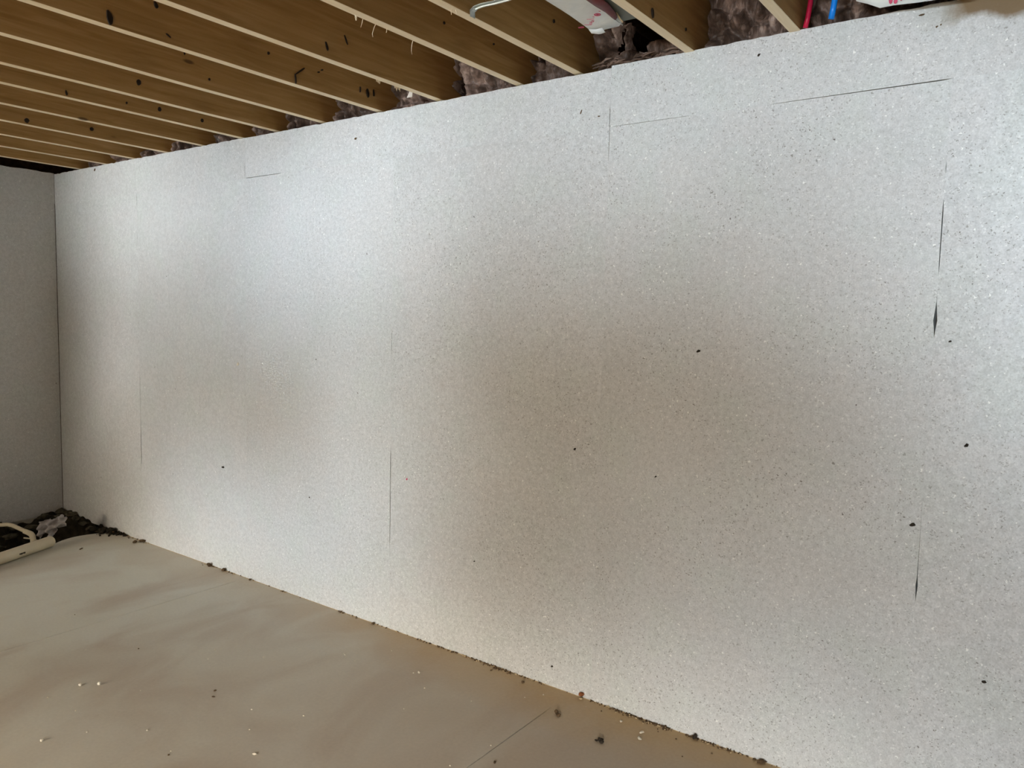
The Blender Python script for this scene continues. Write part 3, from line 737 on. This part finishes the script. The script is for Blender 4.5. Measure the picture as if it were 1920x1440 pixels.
sp = thing('elbow_pipe', (.589, -.50, .05), 'thin cream plastic pipe with an elbow reaching over the open pit', 'pipe')
def rs(p): return Vector(p) - sp.location
bm = bmesh.new(); tube_bm(bm, [rs(p) for p in [(.43, -1.15, .135), (.47, -.80, .128), (.497, -.636, .122), (.510, -.595, .120), (.528, -.572, .112), (.560, -.535, .085), (.585, -.505, .062)]], .0135, 16)
from_bm('pipe_body', bm, PVC, sp, smooth=True)
bm = bmesh.new(); tube_bm(bm, [rs(p) for p in [(.575, -.518, .070), (.590, -.496, .056), (.600, -.482, .044), (.602, -.474, .028), (.600, -.470, .005), (.600, -.470, -.028)]], [.0165, .0175, .019, .0195, .0185, .0185], 18, True)
from_bm('elbow', bm, PVC, sp, smooth=True)
bm = bmesh.new(); tube_bm(bm, [rs(p) for p in [(.600, -.470, -.02), (.600, -.468, -.20)]], .0135, 14); from_bm('riser', bm, PVC, sp, smooth=True)
stk = pipe('plastic_stick', [(.46, -.473, -.012), (.52, -.455, -.010), (.585, -.435, -.016)], .0055, PVC, 'thin white stick lying beside the pipe elbow in the pit', 'stick', n=8)

# crumpled clear bag standing by the elbow: a folded sheet with two hanging lobes and a pulled-up corner
BO = [(65, 986), (69, 981), (80, 979), (90, 977), (97, 973), (104, 968.5), (107, 970), (108.5, 980), (108, 990), (101, 991), (97, 989), (95, 996), (92, 1004), (86, 1010), (82.5, 1007), (80, 1001), (77, 1000), (74, 1003), (71, 1009), (67, 1010), (65.5, 998)]
bag_o = Vector((.60, -.445, .0)); ur = Vector((.80, .60, 0)); uf = Vector((-.585, .806, 0))
bm = bmesh.new(); NB = 46; vv = {}
def bag_pt(i, j):
    if (i, j) not in vv:
        px = 64 + 46*i/NB; py = 967 + 44*j/NB
        fold = .020*math.sin(px*.42 + .9*math.sin(py*.16)) + .012*math.sin((px*.5+py)*.55) + .016*noise.noise(Vector((px*.12, py*.12, 3))) - .014*abs(noise.noise(Vector((px*.25, py*.2, 8))))
        P_ = ur*(px-66)*.00428 + Vector((0, 0, 1))*(1009.5-py)*.00428 + uf*(fold + .05*(1-(py-967)/44))
        vv[(i, j)] = (bm.verts.new(P_ - uf*.003), bm.verts.new(P_ + uf*.004))
    return vv[(i, j)]
cells = {(i, j) for i in range(NB) for j in range(NB) if in_poly(64+46*(i+.5)/NB, 967+44*(j+.5)/NB, BO)}
for i, j in cells:
    q = [bag_pt(i, j), bag_pt(i+1, j), bag_pt(i+1, j+1), bag_pt(i, j+1)]
    bm.faces.new([v[0] for v in q]); bm.faces.new([v[1] for v in reversed(q)])
    for (di, dj), (a_, b_) in (((0, -1), (0, 1)), ((1, 0), (1, 2)), ((0, 1), (2, 3)), ((-1, 0), (3, 0))):
        if (i+di, j+dj) not in cells: bm.faces.new((q[a_][0], q[a_][1], q[b_][1], q[b_][0]))
bmesh.ops.recalc_face_normals(bm, faces=bm.faces[:])
bag = from_bm('plastic_bag', bm, BAG, None, smooth=True, label='crumpled greyish clear plastic bag between pipe elbow and corner', category='bag'); bag.location = bag_o

# ------------------------------------------------------------ torn spots in the boards
GG = [(5.277, 1.531, .0075, .0055), (4.738, 1.086, .0055, .0045), (2.169, .662, .012, .006), (5.975, 2.634, .008, .0028), (6.021, 2.589, .003, .0025), (6.032, 2.593, .002, .002), (5.455, 2.60, .004, .005), (.633, 2.630, .010, .010), (3.753, .814, .004, .005),
      (3.362, 2.543, .008, .005), (4.654, .094, .005, .004), (6.284, .521, .006, .005), (6.187, 1.272, .005, .006), (4.719, 2.499, .0025, .008), (4.805, 2.470, .006, .002), (6.120, 1.60, .004, .003), (6.05, .99, .008, .006), (3.0, .60, .003, .003), (4.2, .48, .004, .003), (2.333, 1.318, .007, .009), (5.12, 1.02, .004, .003)]
for i, (x, z, a, b) in enumerate(GG):
    bm = bmesh.new(); n = 9; P = []; Q = []
    for k in range(n):
        t_ = 2*math.pi*k/n; q = 1 + .55*noise.noise(Vector((i*2.3, math.cos(t_)*2, math.sin(t_)*2)))
        P.append(bm.verts.new((x+math.cos(t_)*a*q + .4*b*math.sin(t_), -.0032, z+math.sin(t_)*b*q))); Q.append(bm.verts.new((x+math.cos(t_)*a*q*1.2 + .4*b*math.sin(t_), .003, z+math.sin(t_)*b*q*1.2)))
    bm.faces.new(P)
    for k in range(n): bm.faces.new((P[k], P[(k+1) % n], Q[(k+1) % n], Q[k]))
    bmesh.ops.recalc_face_normals(bm, faces=bm.faces[:])
    from_bm('torn_spot', bm, {19: CHIP, 8: REDPRINT, 7: CLOD, 9: CLOD, 3: CLOD, 4: CLOD, 5: CLOD, 13: CLOD, 14: CLOD}.get(i, GOUGE), wall_back)

# ------------------------------------------------------------ crumbs and clods on the slab
def piece(x, y, r_, seed, mat, name, label, cat, group=None, flat=.55, scale=(1, 1, 1), rough=.5, sub=2, z=0): return rock(x, y, z, r_, seed, mat, name, label, cat, group, flat, sub, scale, rough)
def joined_lumps(name, x, y, parts, mat, label, cat):
    bm = bmesh.new()
    for i, (dx, dy, dz, r_, fl) in enumerate(parts):
        b2 = lump_bm(i*3.3+x, r_, fl, 2, .5); lo = min(v.co.z for v in b2.verts)
        for v in b2.verts: v.co = v.co + Vector((dx, dy, dz-lo))
        me = bpy.data.meshes.new('tmp'); b2.to_mesh(me); b2.free(); bm.from_mesh(me); bpy.data.meshes.remove(me)
    o = from_bm(name, bm, mat, None, label=label, category=cat); o.location = (x, y, 0); return o
joined_lumps('earth_clod', 4.812, -.195, [(-.010, .004, .002, .0085, .9), (0, -.002, 0, .0075, .8), (.010, -.008, 0, .0085, .8)], CLOD, 'brown bone-shaped clod on the slab above the end of the dark saw cut', 'clod')
joined_lumps('earth_clod', 5.052, -.262, [(-.014, -.004, 0, .006, .5), (-.004, .002, 0, .0085, .9), (.004, .006, .004, .006, .8), (.010, -.006, 0, .009, .8)], GOUGE, 'black crumpled clod on the slab lowest of the large ones', 'clod')
piece(4.815, -.012, .0105, 3, RUST, 'earth_clod', 'round reddish clod resting against the wall base', 'clod', flat=.9, z=.010)
piece(4.818, -.020, .0085, 5, STRAW, 'wood_chip', 'pale chip under the round reddish clod at the wall', 'chip')
piece(5.602, -.016, .012, 6, CLOD, 'earth_clod', 'brown clod at the wall base nearest the lower frame edge', 'clod', scale=(1.5, .8, 1))
piece(5.338, -.012, .0095, 8, GOUGE, 'earth_clod', 'dark clod standing against the wall base above the frayed crumbs', 'clod', flat=1.1)
piece(4.104, -.275, .007, 9, CHIP, 'board_chip', 'largest pale board crumb in the middle of the slab with a tail', 'chip', scale=(1.6, .7, .9))
piece(4.086, -.292, .0035, 10, CHIP, 'board_chip', 'small pale crumb just left of the largest pale board crumb', 'chip')
piece(3.044, -1.286, .0065, 11, CHIP, 'board_chip', 'left of the two pale pellets casting long shadows', 'chip', flat=.9)
piece(3.102, -1.233, .0075, 12, CHIP, 'board_chip', 'right of the two pale pellets casting long shadows', 'chip', flat=.9)
piece(3.381, -1.583, .006, 13, CHIP, 'board_chip', 'pale pellet alone at the lower left on brownish stain', 'chip', flat=.8)
piece(3.537, -.952, .0055, 14, CLOD, 'earth_clod', 'upper of two small dark crumbs left of centre on the slab', 'clod')
piece(3.577, -.986, .0055, 15, CLOD, 'earth_clod', 'lower of two small dark crumbs left of centre on the slab', 'clod', flat=.3, scale=(1.5, .7, 1))
piece(4.816, -.632, .006, 16, CLOD, 'earth_clod', 'small dark crumb right of the saw cut near the lower frame edge', 'clod', scale=(1.3, .8, 1))
piece(4.082, -1.143, .006, 17, CHIP, 'board_chip', 'pale crumb near the lower frame edge left of the saw cut', 'chip', scale=(1.4, .7, 1))
piece(1.061, -.358, .017, 18, CLOD, 'straw_piece', 'thin dark sliver on the slab right of the thick drain pipe end', 'sliver', flat=.12, scale=(1.3, .35, 1))
piece(5.045, -.078, .006, 19, CHIP, 'board_chip', 'pale crumb close to the wall right of the reddish clod', 'chip')
piece(5.165, -.148, .009, 20, CHIP, 'board_chip', 'flat pale crumb on the slab right of the black clod', 'chip', flat=.35, scale=(1.5, .8, 1))
piece(5.150, -.10, .008, 21, CHIP, 'board_chip', 'flat pale crumb halfway between the black clod and the wall', 'chip', flat=.35, scale=(1.3, .9, 1))
for i, (x, y, r_) in enumerate([(1.198, -.058, .016), (1.215, -.012, .018), (.862, -.052, .02)]):
    piece(x, y, r_, 40+i, CLOD, 'earth_clod', ['brown clod on the slab a step right of the pit', 'brown clod touching the wall a step right of the pit', 'dark clod at the wall where the pit edge begins'][i], 'clod', flat=.5, scale=(1.3, .8, 1))
for i, (x, y) in enumerate([(2.038, -.020), (2.19, -.016), (2.46, -.014), (3.274, -.012), (3.531, -.012), (4.535, -.055)]):
    piece(x, y, [.014, .013, .007, .006, .008, .007][i], 50+i, CLOD, 'earth_clod', ['clustered brown clod at the wall base, left of the second board seam', 'upright brown clod at the wall base near the faint saw cut', 'tiny brown clod at the wall base right of the second board seam', 'tiny brown clod at the wall base below the widest bright board',
          'small dark clod at the wall base under the third board seam', 'dark crumb a hand off the wall left of the reddish clod'][i], 'clod', flat=.8)
tiny = [(3.786, -.376, 0), (3.841, -.187, 0), (3.29, -1.15, 0), (3.795, -.951, 0), (3.839, -1.34, 1), (3.822, -1.322, 0), (2.213, -.928, 1), (2.88, -.937, 1), (3.172, -.715, 0), (3.235, -.793, 0), (4.281, -.557, 0), (4.225, -.369, 0), (3.685, -.353, 0), (3.70, -.36, 0),
        (3.45, -1.45, 0), (3.62, -1.30, 0), (3.92, -1.05, 0), (4.0, -.85, 0), (3.10, -.60, 0), (4.46, -.33, 0), (4.62, -.16, 0), (4.67, -.09, 0), (5.43, -.07, 1), (5.28, -.06, 1), (5.20, -.055, 1), (4.94, -.055, 1), (5.52, -.13, 1), (3.42, -.62, 0), (2.70, -1.10, 0), (3.25, -1.40, 0), (3.05, -1.42, 0),
        (5.35, -.16, 1), (4.70, -.75, 0), (4.735, -.55, 0), (2.95, -.75, 0)]
for i, (x, y, dk) in enumerate(tiny):
    piece(x, y, rnd.uniform(.0028, .0042), 60+i, CLOD if dk else CHIP, 'crumb', 'tiny dark crumb scattered on the bare slab' if dk else 'tiny pale crumb scattered on the bare slab', 'crumb',
          'tiny dark crumbs on the slab' if dk else 'tiny pale crumbs on the slab', flat=.7, sub=1)
# frayed line of debris along the wall base
def debris(name, mat, n, zones, rmin, rmax, label):
    bm = bmesh.new()
    for k in range(n):
        a, b, wd = rnd.choice(zones); x = rnd.uniform(a, b); y = -.001 - abs(rnd.gauss(0, wd)); r_ = rnd.uniform(rmin, rmax)
        q = bmesh.ops.create_icosphere(bm, subdivisions=1, radius=1)['verts']; rot = Matrix.Rotation(rnd.uniform(0, 6.3), 3, Vector((rnd.random(), rnd.random(), rnd.random()+.1)).normalized())
        el = (rnd.uniform(.7, 2.2), rnd.uniform(.5, 1), rnd.uniform(.4, .9))
        for v in q:
            c = rot @ Vector((v.co.x*el[0], v.co.y*el[1], v.co.z*el[2])); c *= 1 + rnd.uniform(-.25, .25)
            v.co = Vector((x, y, r_*.5 + rnd.uniform(0, .0005))) + c*r_
            v.co.z = max(.0005, v.co.z); v.co.y = min(v.co.y, -.0004)
    from_bm(name, bm, mat, None, label=label, category='debris', kind='stuff')
Z1 = [(3.85, 4.20, .006), (4.05, 4.62, .007), (4.10, 4.45, .009), (4.30, 4.45, .018), (4.86, 5.20, .008), (4.98, 5.24, .012), (5.12, 5.22, .012), (5.30, 5.50, .008), (5.20, 5.7, .004)]
Z2 = [(1.95, 2.10, .012), (2.0, 2.5, .006), (2.16, 2.3, .008), (2.75, 2.80, .007), (3.25, 3.45, .008), (3.50, 3.9, .007), (1.0, 1.3, .012), (2.4, 6.3, .003)]
debris('wall_base_crumbs', CLOD, 460, Z1 + Z1 + Z2, .0014, .0052, 'brown crumbs and fibres frayed along the wall base')
debris('wall_base_straw', STRAW, 320, Z1 + Z2, .0012, .0044, 'pale straw-coloured shreds along the wall base')
debris('pit_edge_earth', DIRT, 260, [(.80, .92, .02), (.78, .95, .03), (.72, .90, .05), (.86, 1.0, .01)], .003, .010, 'dark earth crumbs strewn between the pit and the long wall')
# long thin line of dirt in the joint of wall and slab
bm = bmesh.new(); prev = None
for k in range(241):
    x = .80 + 5.7*k/240; wd = .0025 + .002*abs(noise.noise(Vector((x*9, 0, 0)))) ; hh = .0016 + .0018*abs(noise.noise(Vector((x*23, 5, 0))))
    cur = [bm.verts.new(p) for p in ((x, -wd, .0003), (x, -wd*.4, hh), (x, -.0003, hh), (x, -.0003, .0003))]
    if prev:
        for i in range(4): bm.faces.new((prev[i], prev[(i+1) % 4], cur[(i+1) % 4], cur[i]))
    prev = cur
bmesh.ops.recalc_face_normals(bm, faces=bm.faces[:])
from_bm('wall_base_dust', bm, STRAW, None, label='thin tan line of dust where slab meets wall', category='dust', kind='stuff')
